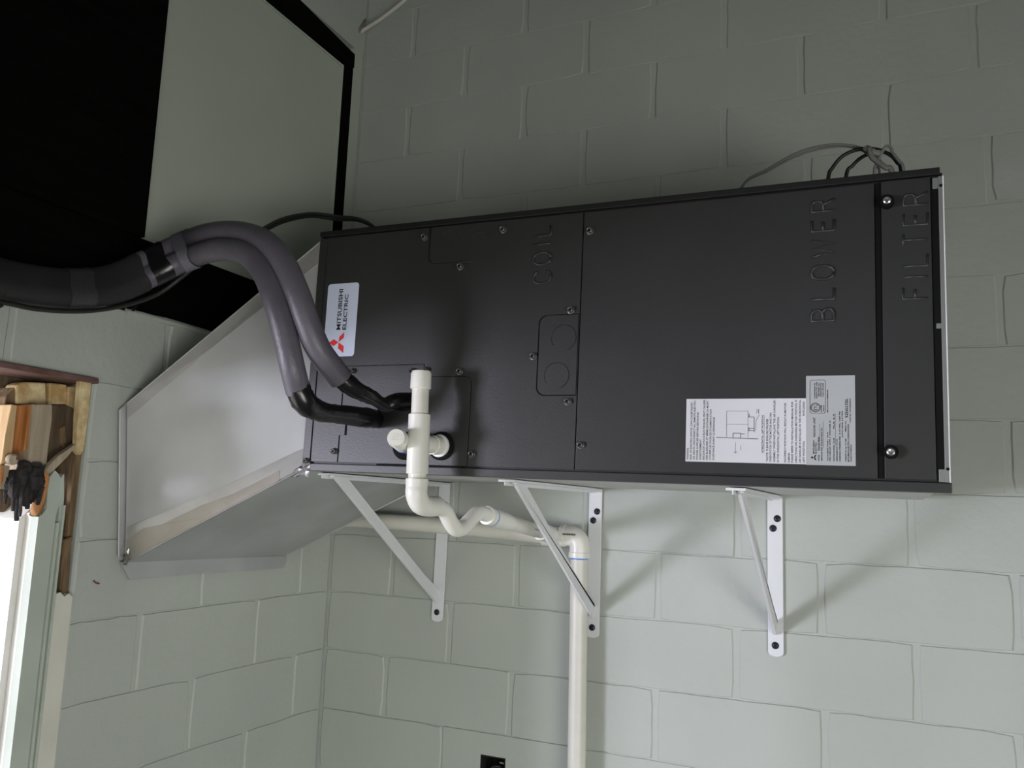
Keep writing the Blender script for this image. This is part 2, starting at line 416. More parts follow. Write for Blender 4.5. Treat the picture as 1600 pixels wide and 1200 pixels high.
rpoly('splinter', [(64, 760), (74, 768), (71, 790), (62, 808), (57, 806), (66, 785)], 0.004, 0.02, M['wood_brown'], None, 0.001)
rpoly('rotten_strip', [(119, 698), (131, 705), (124, 760), (119, 830), (112, 848), (104, 850), (110, 780), (114, 730)], -0.010, 0.04, M['wood_brown'], None, 0.001)
rpoly('rotten_strip', [(112, 704), (118, 700), (114, 740), (103, 830), (92, 920), (82, 928), (84, 900), (96, 800)], -0.022, 0.04, M['wood_dark'], None, 0.001)
rpoly('rotten_strip', [(103, 842), (113, 838), (108, 900), (106, 934), (94, 929), (96, 880)], -0.002, 0.03, M['wood_brown'], 'loose brown strip low in the gap', 0.0015)
rpoly('peeling_edge', [(96, 745), (101, 740), (100, 780), (96, 830), (88, 905), (84, 918), (83, 900), (91, 820)], 0.003, 0.012, M['green_paint'], 'flaking green paint edge', 0.0008)
# blackened lump, frayed at its lower end
bm = bmesh.new()
for (ua, va, ub, vb, ra, rb) in ((38, 724, 34, 765, .011, .012), (55, 732, 52, 762, .014, .013), (22, 738, 20, 775, .010, .008), (64, 738, 60, 770, .009, .008)):
    add_tube(bm, crom([LP(ua, va, -0.006), LP((ua+ub)/2, (va+vb)/2, 0.004), LP(ub, vb, -0.002)], 4), (lambda a, b: lambda t: a+(b-a)*t)(ra, rb), 9, True, 0.35)
for k in range(17):
    u = 12+k*3.3+random.uniform(-1, 1); v0 = 755+random.uniform(-8, 8); L = random.uniform(22, 52) if 2 < k < 11 else random.uniform(14, 30)
    du = random.uniform(-5, 5)-2; xx = random.uniform(-0.012, 0.012)
    add_tube(bm, crom([LP(u, v0, xx), LP(u+du*.5, v0+L*.5, xx+.004), LP(u+du, v0+L, xx)], 3), (lambda q: lambda t: q*(1-0.4*t))(random.uniform(.0040, .0066)), 6, True, 0.4)
o = keep(finish(bm, 'blackened_lump', M['char'], None), rt); o['label'] = 'blackened frayed lump of rotten wood'
rod = [LP(52+6*math.cos(a)*1.2-8, 738+14*math.sin(a)+5, 0.012) for a in [math.pi*(0.5+1.0*k/8) for k in range(9)]]
bc = LP(28, 716, 0.004)
o = keep(lathe('bolt', bc-Vector((0.03, 0, 0)), (1, -0.25, -0.1), [(0, .006), (.018, .007), (.022, .0092), (.028, .0092), (.031, .007)], M['wood_grey'], None, 16), rt)
o = keep(lathe('washer', bc+Vector((0.0015, -.0007, 0)), (1, -0.25, -0.1), [(0, .0036), (.001, .0036)], M['rust'], None, 12), rt)

# ------------------------------------------------------------------ air handler
YF = -D+1.27                                   # its front plane
TH = 0.0105
ptl, pbl = on_y(497, 363, YF), on_y(472, 735, YF)
pbr = on_y(1488, 768, YF); ptr = on_y(1476, 262, YF)
ah = empty('air_handler', pbl, (0, TH, 0))
MA = Matrix.Translation(pbl) @ Matrix.Rotation(TH, 4, 'Y')
IA = MA.inverted()
UL = (IA @ pbr).x; UH = ((IA @ ptl).z+(IA @ ptr).z)/2
tag(ah, 'long charcoal ducted air handler lying on white brackets against the block wall', 'air handler')
UD = 0.515                                      # depth to the back


def U(u, v, out=0.0):
    p = IA @ on_y(u, v, YF); return p if out == 0 else IA @ on_y(u, v, YF-out)
def UX(u, v): return U(u, v).x
def UZ(u, v): return U(u, v).z


xs_seam = (UX(912, 333)+UX(898, 728))/2
xs_f0, xs_f1 = UX(1367, 400), UX(1378, 400)
xs_f2 = UL-0.0185
z_rail = UZ(700, 730.5)
z_pan = z_rail+0.0035
z_top = UZ(1420, 281)
post = UX(485, 719)
# main body a little inside the front frame
box('body', (0.004, 0.010, 0.004), (UL-0.016, UD, UH-0.004), M['casing'], ah, 0.004)
box('base_sheet', (0.006, 0.031, 0.0005), (UL-0.020, UD-0.001, 0.0036), M['base'], ah)
box('front_backing', (0.003, 0.0045, 0.010), (UL-0.003, 0.0098, UH-0.006), M['casing_dark'], ah)
box('top_flange', (0.0, -0.003, z_top+0.003), (UL-0.006, 0.06, UH), M['casing_dark'], ah, 0.001)
box('bottom_rail', (post+0.0008, -0.001, 0.0), (UL, 0.03, z_rail), M['casing'], ah, 0.0012)
box('end_post', (0.0, -0.001, 0.0), (post-0.0008, 0.0045, z_top), M['casing'], ah, 0.0008)
# coil side: panel cut round the two lower service plates
zt1, zt2 = UZ(600, 571), UZ(700, 589)
xa, xb, xc = UX(529, 700), UX(658, 650), UX(733, 660)
cp = [(post+0.0006, zt1+0.0012), (xb+0.001, zt1+0.0012), (xb+0.001, zt2+0.0012), (xc-0.013, zt2+0.0012), (xc-0.004, zt2-0.002), (xc+0.0012, zt2-0.011), (xc+0.0012, z_pan), (xs_seam-0.001, z_pan), (xs_seam-0.001, z_top), (post+0.0006, z_top)]
prism('coil_panel', [(x, 0.0, z) for x, z in cp], (0, 0.0045, 0), M['casing'], ah)
box('service_plate', (post+0.0006, 0.0, z_pan), (xa-0.001, 0.0045, zt1), M['casing'], ah, 0.0007)
box('service_plate', (xa+0.0008, 0.0, z_pan), (xb-0.0004, 0.0045, zt1), M['casing'], ah, 0.0007)
# drain plate with its rounded corner
rr = 0.013
pl = [(xb+0.0006, z_pan), (xc, z_pan), (xc, zt2-rr)]+[(xc-rr+rr*math.cos(a), zt2-rr+rr*math.sin(a)) for a in [math.pi/2*k/6 for k in range(1, 7)]]+[(xb+0.0006, zt2)]
prism('drain_plate', [(x, -0.0006, z) for x, z in pl], (0, 0.005, 0), M['casing'], ah)
# pipe slot tab
tb = [U(516, 667), U(540, 667), U(539, 680), U(515, 680)]
box('slot_tab', (tb[0].x, -0.0016, tb[2].z), (tb[1].x, 0.0, tb[0].z+0.02), M['casing'], ah, 0.0005)
box('slot_gap', (tb[1].x, -0.0008, tb[2].z), (tb[1].x+0.003, 0.001, tb[0].z+0.02), M['black'], ah)
# blower and filter
box('blower_panel', (xs_seam+0.001, 0.0, z_pan), (xs_f0, 0.0045, z_top), M['casing'], ah, 0.0008)
box('filter_door', (xs_f1, -0.001, z_pan), (xs_f2, 0.0045, z_top+0.001), M['casing'], ah, 0.0008)
box('door_gap', (xs_f0+0.0005, 0.002, z_pan), (xs_f1-0.0005, 0.0044, z_top), M['black'], ah)
box('door_gasket', (xs_f2+0.0006, 0.001, 0.026), (UL-0.0086, 0.0044, UH-0.028), M['black'], ah)
box('edge_lip', (UL-0.0030, -0.0008, z_rail+0.0006), (UL-0.0014, 0.020, UH-0.0125), M['white_metal'], ah, 0.0003)
box('edge_strip', (UL-0.0084, -0.0005, z_rail+0.0006), (UL-0.003, 0.020, UH-0.0125), M['rail_grey'], ah, 0.0006)
box('edge_tab', (xs_f2+0.003, 0.0, UH-0.030), (UL-0.0084, 0.004, UH-0.014), M['rail_grey'], ah, 0.0005)
box('edge_tab', (xs_f2+0.003, 0.0, z_rail+0.001), (UL-0.0084, 0.004, z_rail+0.018), M['rail_grey'], ah, 0.0005)
box('edge_tab', (UL-0.0145, 0.0, UZ(1470, 513)), (UL-0.0083, 0.0035, UZ(1470, 505)), M['rail_grey'], ah, 0.0005)
for (u, v) in ((1470, 290), (1481, 733)):
    lathe('hole_rim', U(u, v)+Vector((0, -0.0004, 0)), (0, -1, 0), [(0, .0022), (.0006, .0022)], M['black'], ah, 10)
# faint boxed seams pressed into the blower panel's lower strip
box('seam_strip', (0.16, -0.0004, z_rail-0.0006), (0.33, 0.001, z_rail+0.0028), M['black'], ah)


def slot_ring(name, cx_, cz_, r_, a0, a1, th, mt, out=-0.0009):
    """thin pressed arc on the front plate"""
    n = 26
    pts = [(cx_+r_*math.cos(a0+(a1-a0)*k/n), out, cz_+r_*math.sin(a0+(a1-a0)*k/n)) for k in range(n+1)]
    bm_ = bmesh.new(); add_tube(bm_, pts, th, 6)
    return finish(bm_, name, mt, ah, True)


def line_path(name, pts, th, mt, par):
    bm_ = bmesh.new(); add_tube(bm_, pts, th, 6); return finish(bm_, name, mt, par, True)


# lower knockout plate: raised plate in a rounded opening, with two punched discs
kx0, kx1 = UX(842, 556), xs_seam-0.0025
kz1, kz0 = UZ(870, 493), UZ(868, 617)
rr = 0.014
pl = [(kx1, kz0), (kx1, kz1), (kx0+rr, kz1)]+[(kx0+rr-rr*math.sin(a), kz1-rr+rr*math.cos(a)) for a in [math.pi/2*k/6 for k in range(1, 6)]]+[(kx0, kz1-rr), (kx0, kz0+rr)]+[(kx0+rr-rr*math.cos(a), kz0+rr-rr*math.sin(a)) for a in [math.pi/2*k/6 for k in range(1, 6)]]+[(kx0+rr, kz0)]
prism('knockout_rim', [(x, -0.0002, z) for x, z in [((x-(kx0+kx1)/2)*1.05+(kx0+kx1)/2-0.0012, (z-(kz0+kz1)/2)*1.025+(kz0+kz1)/2) for x, z in pl]], (0, 0.002, 0), M['black'], ah)
kp = prism('knockout_plate', [(x, -0.0012, z) for x, z in pl], (0, 0.004, 0), M['casing'], ah)
for (u, v) in ((881, 528), (870, 587)):
    c = U(u, v)
    lathe('knockout_disc', c+Vector((0, -0.0012, 0)), (0, -1, 0), [(0, .0208), (.0003, .0206)], M['casing'], ah, 36, 20)
    slot_ring('punched_ring', c.x, c.z, 0.0213, math.radians(-70), math.radians(215), 0.0008, M['casing_dark'], -0.0013)
# upper knockout plate, pressed shallow, near the top edge
ux0, ux1, uz1, uz0 = UX(671, 390), UX(741, 380), UZ(705, 352), UZ(705, 411)
pl2 = [(ux0, uz1), (ux0, uz0+rr)]+[(ux0+rr-rr*math.cos(a), uz0+rr-rr*math.sin(a)) for a in [math.pi/2*k/6 for k in range(1, 7)]]+[(ux1, uz0)]
line_path('pressed_line', [(x, -0.0004, z) for x, z in pl2], 0.0011, M['casing_dark'], ah)
for (u, v) in ((703, 373), (750, 376)):
    c = U(u, v); slot_ring('pressed_line', c.x, c.z, 0.016, math.radians(20), math.radians(150), 0.0010, M['casing'])

# hex screws
sc_proto = None
def screw(u, v, parent=ah, r=0.0050, mt='screw'):
    p = U(u, v, 0.004)
    o_ = lathe('screw', Vector((p.x, 0.001, p.z)), (0, -1, 0), [(0, r*1.25), (.0020, r*1.3), (.0026, r*1.0), (.0076, r*0.98), (.0084, r*0.80), (.0074, r*0.55)], M[mt], parent, 12, 30)
    lathe('socket', Vector((p.x, -0.0064, p.z)), (0, -1, 0), [(0, r*.50), (.0003, r*.50)], M['black'], o_, 6)
    return o_


for uv in ((662, 370), (718, 416), (785, 358), (891, 484), (832, 556), (886, 627), (921, 360), (906, 695), (717, 580), (643, 580), (549, 580), (736, 709), (521, 705), (477, 720), (588, 656), (664, 578)):
    screw(*uv)
for uv in ((1386, 314), (1392, 706)):
    p = U(*uv, 0.012)
    t = lathe('thumb_screw', Vector((p.x, 0.0, p.z)), (0, -1, 0), [(0, .0085), (.004, .0095), (.006, .0085), (.012, .0095), (.014, .0082), (.0145, .006)], M['black'], ah, 20, 30)
    lathe('bright_head', Vector((p.x, -0.0145, p.z)), (0, -1, 0), [(0, .0056), (.002, .0054), (.0032, .0036), (.0026, .001)], M['screw_bright'], t, 14, 30)

# pressed words on the panels, reading upwards
GL = {
 'C': [[(.8, .25), (.72, .1), (.5, 0), (.3, 0), (.08, .12), (0, .32), (0, .68), (.08, .88), (.3, 1), (.5, 1), (.72, .9), (.8, .75)]],
 'O': [[(.4, 0), (.15, .05), (0, .3), (0, .7), (.15, .95), (.4, 1), (.65, .95), (.8, .7), (.8, .3), (.65, .05), (.4, 0)]],
 'I': [[(0.1, 0), (0.1, 1)]],
 'L': [[(0, 1), (0, 0), (.65, 0)]],
 'B': [[(0, .5), (.45, .5), (.62, .6), (.65, .75), (.58, .93), (.42, 1), (0, 1), (0, 0), (.48, 0), (.68, .08), (.73, .25), (.66, .42), (.45, .5)]],
 'W': [[(0, 1), (.25, 0), (.5, 1), (.75, 0), (1.0, 1)]],
 'E': [[(.65, 1), (0, 1), (0, 0), (.65, 0)], [(0, .5), (.55, .5)]],
 'R': [[(0, 0), (0, 1), (.42, 1), (.6, .92), (.66, .75), (.58, .56), (.42, .48), (0, .48)], [(.38, .48), (.7, 0)]],
 'F': [[(0, 0), (0, 1), (.62, 1)], [(0, .5), (.52, .5)]],
 'T': [[(0, 1), (.7, 1)], [(.35, 1), (.35, 0)]],
}
GW = {'C': .8, 'O': .8, 'I': .2, 'L': .65, 'B': .73, 'W': 1.0, 'E': .65, 'R': .7, 'F': .62, 'T': .7}


def pressed(word, u_base, v_start, v_end, u_top, nm, par):
    """letters read upwards: text x runs up the panel, text y runs to the left"""
    p0, p1 = U(u_base, v_start), U(u_base, v_end)
    hgt = abs(U(u_base, v_start).x-U(u_top, v_start).x); length = (p1-p0).length
    gap = (length-sum(GW[c] for c in word)*hgt*0.82)/(len(word)-1)
    dirv = Vector((p1.x-p0.x, 0, p1.z-p0.z)).normalized()
    perp = Vector((-dirv.z, 0, dirv.x))
    x = 0
    for ch in word:
        bm_ = bmesh.new()
        for st in GL[ch]:
            P_ = [Vector((p0.x, -0.0004, p0.z))+dirv*(x+a*hgt*0.82)+perp*(b*hgt) for a, b in st]
            add_tube(bm_, P_, 0.0021, 8)
        o_ = finish(bm_, nm, M['casing'], ah, True)
        x += GW[ch]*hgt*0.82+gap


pressed('COIL', 861, 441, 352, 834, 'pressed_letter', ah)
pressed('BLOWER', 1303, 501, 311, 1268, 'pressed_letter', ah)
pressed('FILTER', 1449, 466, 300, 1411, 'pressed_letter', ah)


# printed labels
def text_bm(bm_, s, origin, size, length=None, y=-0.0005, bold=0.00007, sx=1.0):
    """append flat lettering to bm_; origin (x,z) local to the unit, reading upwards"""
    c = bpy.data.curves.new('t', 'FONT'); c.body = s; c.size = size; c.resolution_u = 2; c.offset = bold
    o_ = bpy.data.objects.new('t', c); COL.objects.link(o_)
    me = o_.to_mesh()
    ex = max((v.co.x for v in me.vertices), default=1) or 1
    k = (length/ex) if length else sx
    vs = [bm_.verts.new((origin[0]-v.co.y, y, origin[1]+v.co.x*k)) for v in me.vertices]
    for p_ in me.polygons:
        try: bm_.faces.new([vs[i] for i in p_.vertices])
        except ValueError: pass
    o_.to_mesh_clear(); bpy.data.objects.remove(o_); bpy.data.curves.remove(c)


def flat(name, bm_, mt, par):
    me = bpy.data.meshes.new(name); bm_.to_mesh(me); bm_.free(); o_ = link(name, me, mt, par)
    if name != 'emblem': o_['kind'] = 'stuff'
    return o_


def strip(bm_, a, b, wd, y):
    a, b = Vector((a[0], y, a[1])), Vector((b[0], y, b[1])); d = (b-a).normalized(); n = Vector((-d.z, 0, d.x))*wd/2
    bm_.faces.new([bm_.verts.new(p) for p in (a-n, b-n, b+n, a+n)])


# brand sticker
q = [U(512, 446), U(560, 441), U(554, 556), U(507, 557)]
cx_ = sum(p.x for p in q)/4; cz_ = sum(p.z for p in q)/4
sw, sh = (q[1]-q[0]).length, (q[1]-q[2]).length
rr = 0.006; pl = []
for (sx_, sz_, a0) in ((1, 1, 0), (-1, 1, 90), (-1, -1, 180), (1, -1, 270)):
    for k in range(6):
        a = math.radians(a0+90*k/5); pl.append((cx_+sx_*(sw/2-rr)+rr*math.cos(a), cz_+sz_*(sh/2-rr)+rr*math.sin(a)))
bs = prism('brand_sticker', [(x, -0.0007, z) for x, z in pl], (0, 0.0012, 0), M['brand_label'], ah)
bs['label'] = 'rounded maker sticker with bluish light put into its colour'
bm = bmesh.new()
pm, pe = U(532, 516), U(541, 516)
pm2, pe2 = U(535, 452), U(542.5, 460)
text_bm(bm, 'MITSUBISHI', (pm.x, pm.z), 0.0125, pm2.z-pm.z, -0.0011, 0.00025)
text_bm(bm, 'ELECTRIC', (pe.x, pe.z), 0.0115, pe2.z-pe.z, -0.0011, 0.00025)
flat('lettering', bm, M['ink'], bs)
bm = bmesh.new()
c0 = U(529.5, 535)
for dm in (((514, 535.7), (522, 530.3), (529.3, 535), (521.6, 541)), ((529.7, 534.6), (530.7, 526.7), (538.5, 519), (537.8, 528)), ((529.7, 535.3), (528.5, 544.5), (536.7, 551.6), (537.4, 541))):
    bm.faces.new([bm.verts.new((lambda p: (p.x, -0.0011, p.z))(U(*t))) for t in dm])
flat('emblem', bm, M['red'], bs)

# warning label
q = [U(1073, 623), U(1260, 623), U(1259, 726.5), U(1071, 720)]
wx0, wx1 = (q[0].x+q[3].x)/2, (q[1].x+q[2].x)/2; wz1, wz0 = (q[0].z+q[1].z)/2, (q[2].z+q[3].z)/2
wl = box('warning_label', (wx0, -0.0006, wz0), (wx1, 0.0004, wz1), M['label_white'], ah); wl['label'] = 'white printed warning label with a line diagram'
WW, WH = wx1-wx0, wz1-wz0
fx = lambda c: wx0+WW*(c-105)/(1665-105)         # column in the enlarged view
fz = lambda r: wz1-WH*(r-108)/(930-108)
bm = bmesh.new()
S = 0.0032
for c, s, r0_, r1_ in ((142, 'WARNING', 905, 755), (186, 'RISK OF ELECTRIC SHOCK, CAN CAUSE INJURY', 905, 150), (228, 'OR DEATH. DISCONNECT ALL REMOTE ELECTRIC', 905, 128),
        (272, 'POWER SUPPLIES BEFORE SERVICING', 905, 285), (314, 'AVERTISSEMENT', 905, 640), (358, 'RISQUE DE CHOCS \u00c9LECTRIQUES, PEUT CAUSER', 905, 120),
        (402, 'DES BLESSURES ET M\u00caME ENTRA\u00ceNER LA MORT', 905, 130), (446, "COUPER LES SOURCES D'ALIMENTATION", 905, 245), (490, '\u00c0 DISTANCE AVANT LE D\u00c9PANNAGE', 905, 350),
        (1128, 'HORIZONTAL LEFT POSITION', 800, 325), (1188, '*NOTE: PLEASE ENSURE PROPER', 915, 365), (1230, 'ORIENTATION OF THE MOTOR AND FAN', 915, 290), (1278, 'ASSEMBLY WHEN INSTALLING THE AIR HANDLER', 915, 130),
        (1326, 'IN THE HORIZONTAL LEFT POSITION.', 915, 340), (1414, 'INCORRECT POSITION WILL RESULT IN MOTOR', 915, 165), (1460, 'DAMAGE.', 915, 790),
        (1502, 'PLEASE REFER TO INSTALLATION MANUAL FOR', 915, 150), (1550, 'DIRECTIONS ON CHANGING MOTOR POSITION, IF', 915, 130), (1598, 'AIR HANDLER IS INSTALLED IN THE HORIZONTAL', 915, 125),
        (1645, 'LEFT POSITION.', 915, 640), (1645, 'PA79C250H03', 330, 150)):
    text_bm(bm, s, (fx(c+4), fz(r0_)), S*1.22, fz(r1_)-fz(r0_), -0.0009)
strip(bm, (fx(1142), fz(800)), (fx(1142), fz(325)), 0.0003, -0.0009)
flat('lettering', bm, M['ink_grey'], wl)
bm = bmesh.new()
def DL(a, b, wd=0.00045): strip(bm, (fx(a[0]), fz(a[1])), (fx(b[0]), fz(b[1])), wd, -0.0009)
for a, b in (((652, 268), (652, 605)), ((652, 268), (932, 268)), ((932, 268), (932, 605)), ((652, 440), (932, 440)), ((770, 670), (770, 810)), ((770, 810), (750, 790)), ((770, 810), (792, 790)), ((1080, 310), (1035, 390)), ((1035, 390), (1030, 520)), ((1045, 300), (1045, 240)), ((842, 770), (842, 710))): DL(a, b)
for a, b in (((515, 610), (1065, 624)), ((738, 610), (738, 555)), ((738, 555), (838, 555)), ((838, 555), (838, 615)), ((838, 563), (890, 563)), ((935, 345), (1010, 345)), ((1010, 345), (1010, 490)), ((938, 490), (1010, 490)), ((938, 518), (1010, 518)), ((1012, 490), (1012, 540)), ((945, 305), (945, 345)), ((945, 480), (945, 525)), ((1068, 300), (1068, 245))): DL(a, b, 0.0009)
flat('diagram', bm, M['ink_grey'], wl)

# rating plate
q = [U(1260, 587), U(1336, 587), U(1337, 729), U(1259, 725.5)]
rx0, rx1 = (q[0].x+q[3].x)/2, (q[1].x+q[2].x)/2; rz1, rz0 = (q[0].z+q[1].z)/2, (q[2].z+q[3].z)/2
rl = box('rating_plate', (rx0, -0.0008, rz0), (rx1, 0.0004, rz1), M['label_silver'], ah); rl['label'] = 'silver rating plate with small print'
RW, RH = rx1-rx0, rz1-rz0
gx = lambda c: rx0+RW*(c-78)/(670-78); gz = lambda r: rz1-RH*(r-48)/(1140-48)
bm = bmesh.new()
for c, s, r0_, r1_, k in ((178, 'MITSUBISHI', 1005, 845, .9), (204, 'ELECTRIC', 1005, 865, .9), (190, 'INDOOR UNIT', 800, 560, 1.35), (238, 'MODEL', 1090, 1015, .8), (240, 'SVZ-KP18NA', 965, 795, 1.1), (274, 'SERVICE REF. SVZ-KP18NA.TH', 1090, 690, .8),
        (345, 'VOLTS 208/230  PHASE 1  HZ 60', 1090, 740, .75), (372, 'MIN CIRCUIT AMPS 4  MAX FUSE 15', 1090, 600, .75), (345, 'EXT STATIC PRESSURE', 500, 220, .7), (420, 'MOTOR RATING  1/2 HP', 1090, 810, .75), (420, 'FLA 3.4', 700, 520, .75), (455, 'REFRIGERANT R410A', 1090, 815, .75),
        (490, 'DESIGN PRESSURE  4.15 MPa / 600 PSI', 1090, 490, .75), (520, 'LOW SIDE 2.3 MPa', 800, 480, .7), (560, 'WEIGHT 51 kg 113 LBS', 1090, 815, .75), (560, 'SERIAL No.', 735, 600, .75), (578, '9ZN01700', 565, 340, 1.55), (594, 'MITSUBISHI ELECTRIC CORPORATION', 1095, 640, 1.0), (622, 'MADE IN MEXICO', 1090, 885, .8), (615, 'CUST RC  PW79Z598H01', 620, 330, .7),
        (190, 'CONFORMS TO', 330, 135, .7), (214, 'ANSI/UL STD 1995', 330, 125, .7), (240, 'CERTIFIED TO', 310, 140, .7), (264, 'CAN/CSA STD', 310, 135, .7), (290, 'C22.2 NO.236', 310, 140, .7), (270, 'Intertek', 500, 405, .9), (298, '3068194', 490, 410, .6)):
    text_bm(bm, s, (gx(c+2), gz(r0_)), 0.0030*k, gz(r1_)-gz(r0_), -0.0011)
for (x, a, b) in ((245, 965, 640), (286, 930, 610), (432, 900, 510), (582, 565, 325)): strip(bm, (gx(x), gz(a)), (gx(x), gz(b)), 0.0003, -0.0011)
flat('lettering', bm, M['ink'], rl)
bm = bmesh.new()
fr = [(128, 120), (140, 102), (300, 102), (314, 120), (312, 490), (300, 512), (140, 508), (127, 490), (128, 120)]
for a, b in zip(fr, fr[1:]): strip(bm, (gx(a[0]), gz(a[1])), (gx(b[0]), gz(b[1])), 0.0005, -0.0011)
ec = (gx(194), gz(440))
for R_ in (0.0066, 0.0054):
    for k in range(20):
        a, b = 2*math.pi*k/20, 2*math.pi*(k+1)/20
        strip(bm, (ec[0]+R_*math.cos(a), ec[1]+R_*math.sin(a)), (ec[0]+R_*math.cos(b), ec[1]+R_*math.sin(b)), 0.0006, -0.0011)
text_bm(bm, 'ETL', (ec[0]+0.0022, ec[1]-0.0044), 0.0062, 0.0088, -0.0011)
for dm in (((135, 1050), (152, 1066), (168, 1050), (152, 1034)), ((170, 1048), (188, 1050), (204, 1020), (188, 1018)), ((170, 1052), (188, 1050), (204, 1078), (188, 1082))):
    bm.faces.new([bm.verts.new((gx(a), -0.0011, gz(b))) for a, b in dm])
flat('approval_mark', bm, M['ink'], rl)

# pipe ports in the lower service plates
for (u, v) in ((690, 697), (634, 697)):
    p = U(u, v); lathe('port_collar', Vector((p.x, 0.0, p.z)), (0, -1, 0), [(0, .0245), (.004, .0245), (.006, .0215), (.006, .018)], M['black'], ah, 26)

# ------------------------------------------------------------------ galvanised duct
duct = tag(empty('supply_duct', (0.02, -0.4, H)), 'galvanised sheet metal transition duct from the unit to the left wall', 'duct')
duct.matrix_basis = Matrix.Translation((0.02, -0.4, H))
au = MA @ Vector((0.002, 0.004, 0.004)); bu = MA @ Vector((0.002, 0.004, UH-0.014)); cu = MA @ Vector((0.002, UD-0.01, UH-0.014)); du = MA @ Vector((0.002, UD-0.01, 0.004))
WXd = 0.012
aw, bw = on_x(196, 879, WXd), on_x(199, 630, WXd)
dw = on_x(447, 868, WXd); cw = Vector((WXd, dw.y, bw.z))
def bil(p, q_, r, s, i, j): return (p*(1-i)+q_*i)*(1-j)+(s*(1-i)+r*i)*j
def sheet(name, p, q_, r, s, nrm, th, mt, n=8, mm=6, wav=0.0012):
    bm_ = bmesh.new(); nrm = Vector(nrm).normalized(); rnd = random.Random(name)
    G = [[bil(p, q_, r, s, i/n, j/mm)+nrm*(rnd.uniform(-wav, wav) if 0 < i < n and 0 < j < mm else 0) for j in range(mm+1)] for i in range(n+1)]
    A = [[bm_.verts.new(c) for c in row_] for row_ in G]; B = [[bm_.verts.new(c-nrm*th) for c in row_] for row_ in G]
    for i in range(n):
        for j in range(mm):
            bm_.faces.new((A[i][j], A[i+1][j], A[i+1][j+1], A[i][j+1])); bm_.faces.new((B[i][j], B[i][j+1], B[i+1][j+1], B[i+1][j]))
    for i in range(n):
        for (L1, L2, j) in ((A, B, 0), (A, B, mm)): bm_.faces.new((A[i][j], A[i+1][j], B[i+1][j], B[i][j]))
    for j in range(mm):
        for i in (0, n): bm_.faces.new((A[i][j], A[i][j+1], B[i][j+1], B[i][j]))
    return keep(finish(bm_, name, mt, None, True, 40), duct)


fn = (au-aw).cross(bw-aw); fn = fn if fn.y < 0 else -fn
sheet('front_sheet', aw, au, bu, bw, fn, 0.0012, M['galv'])
sheet('bottom_sheet', aw, au, du, dw, (0, 0, -1), 0.0012, M['galv'])
sheet('top_sheet', bw, bu, cu, cw, (0, 0, 1), 0.0012, M['galv'])
sheet('back_sheet', dw, du, cu, cw, (0, 1, 0), 0.0012, M['galv'])
fnn = fn.normalized()
def fp(i, j, off=0.0012): return bil(aw, au, bu, bw, i, j)+fnn*off
def fstrip(name, ij, mt, off):
    P_ = [fp(i, j, off) for i, j in ij]; keep(prism(name, P_, fnn*(-0.0012+0.0004), mt), duct)
fstrip('foil_tape', [(0.01, 0.03), (0.35, 0.015), (1.0, 0.01), (1.0, 0.090), (0.8, 0.105), (0.5, 0.125), (0.25, 0.165), (0.01, 0.215)], M['tape'], 0.0016)
fstrip('foil_tape', [(0.0, 0.005), (0.5, 0.002), (0.86, 0.002), (0.86, 0.050), (0.6, 0.060), (0.42, 0.092), (0.2, 0.110), (0.1, 0.150), (0.0, 0.135)], M['grime'], 0.0022)
fstrip('foil_tape', [(0.0, 0.90), (0.4, 0.915), (1.0, 0.905), (1.0, 0.998), (0.5, 0.998), (0.0, 0.998)], M['tape'], 0.0016)
def seam(name, a, b, r, mt): keep(tube(name, [a, (a+b)/2, b], r, mt, None, 8), duct)
seam('corner_seam', aw+fnn*.001, au+fnn*.001, 0.0022, M['tape'])
seam('corner_seam', bw+fnn*.0005, bu+fnn*.0005, 0.0014, M['galv'])
seam('corner_seam', dw, du, 0.0018, M['tape'])
# flanges against the left wall
v1, v2, v3, v4 = on_x(185, 640, 0.006), on_x(199, 627, 0.006), on_x(198, 862, 0.006), on_x(183, 870, 0.006)
keep(prism('side_flange', [v1, v2, v3, v4], (0.004, 0, 0), M['galv'], None, 0.0006), duct)
seam('corner_seam', v2+Vector((.004, 0, 0)), v3+Vector((.004, 0, 0)), 0.0018, M['tape'])
w1, w2, w3, w4, w5 = on_x(187, 878, 0.008), on_x(447, 868, 0.008), on_x(443, 887, 0.005), on_x(300, 897, 0.005), on_x(201, 906, 0.005)
keep(prism('bottom_flange', [w1, w2, w3, w4, w5], (0.003, 0, 0), M['galv'], None, 0.0004), duct)
# crumpled foil collar at the unit corner and at the wall corner
for (cc, n_, sp, nm) in ((fp(0.985, 0.0), 26, (0.020, 0.014, 0.013), 'foil_collar'), (fp(0.012, 0.03), 18, (0.006, 0.004, 0.016), 'foil_collar')):
    bm = bmesh.new(); rnd = random.Random(3)
    N = 6; G = []
    for i in range(N):
        G.append([bm.verts.new(cc+Vector(((i/(N-1)-.5)*2*sp[0]+rnd.uniform(-.001, .001), -0.003+rnd.uniform(-.003, .003), (j/(N-1)-.5)*2*sp[2]+rnd.uniform(-.0015, .0015)))) for j in range(N)])
    for i in range(N-1):
        for j in range(N-1): bm.faces.new((G[i][j], G[i+1][j], G[i+1][j+1], G[i][j+1]))
    g = bmesh.ops.solidify(bm, geom=bm.faces[:], thickness=0.0006)
    keep(finish(bm, nm, M['tape'], None), duct)

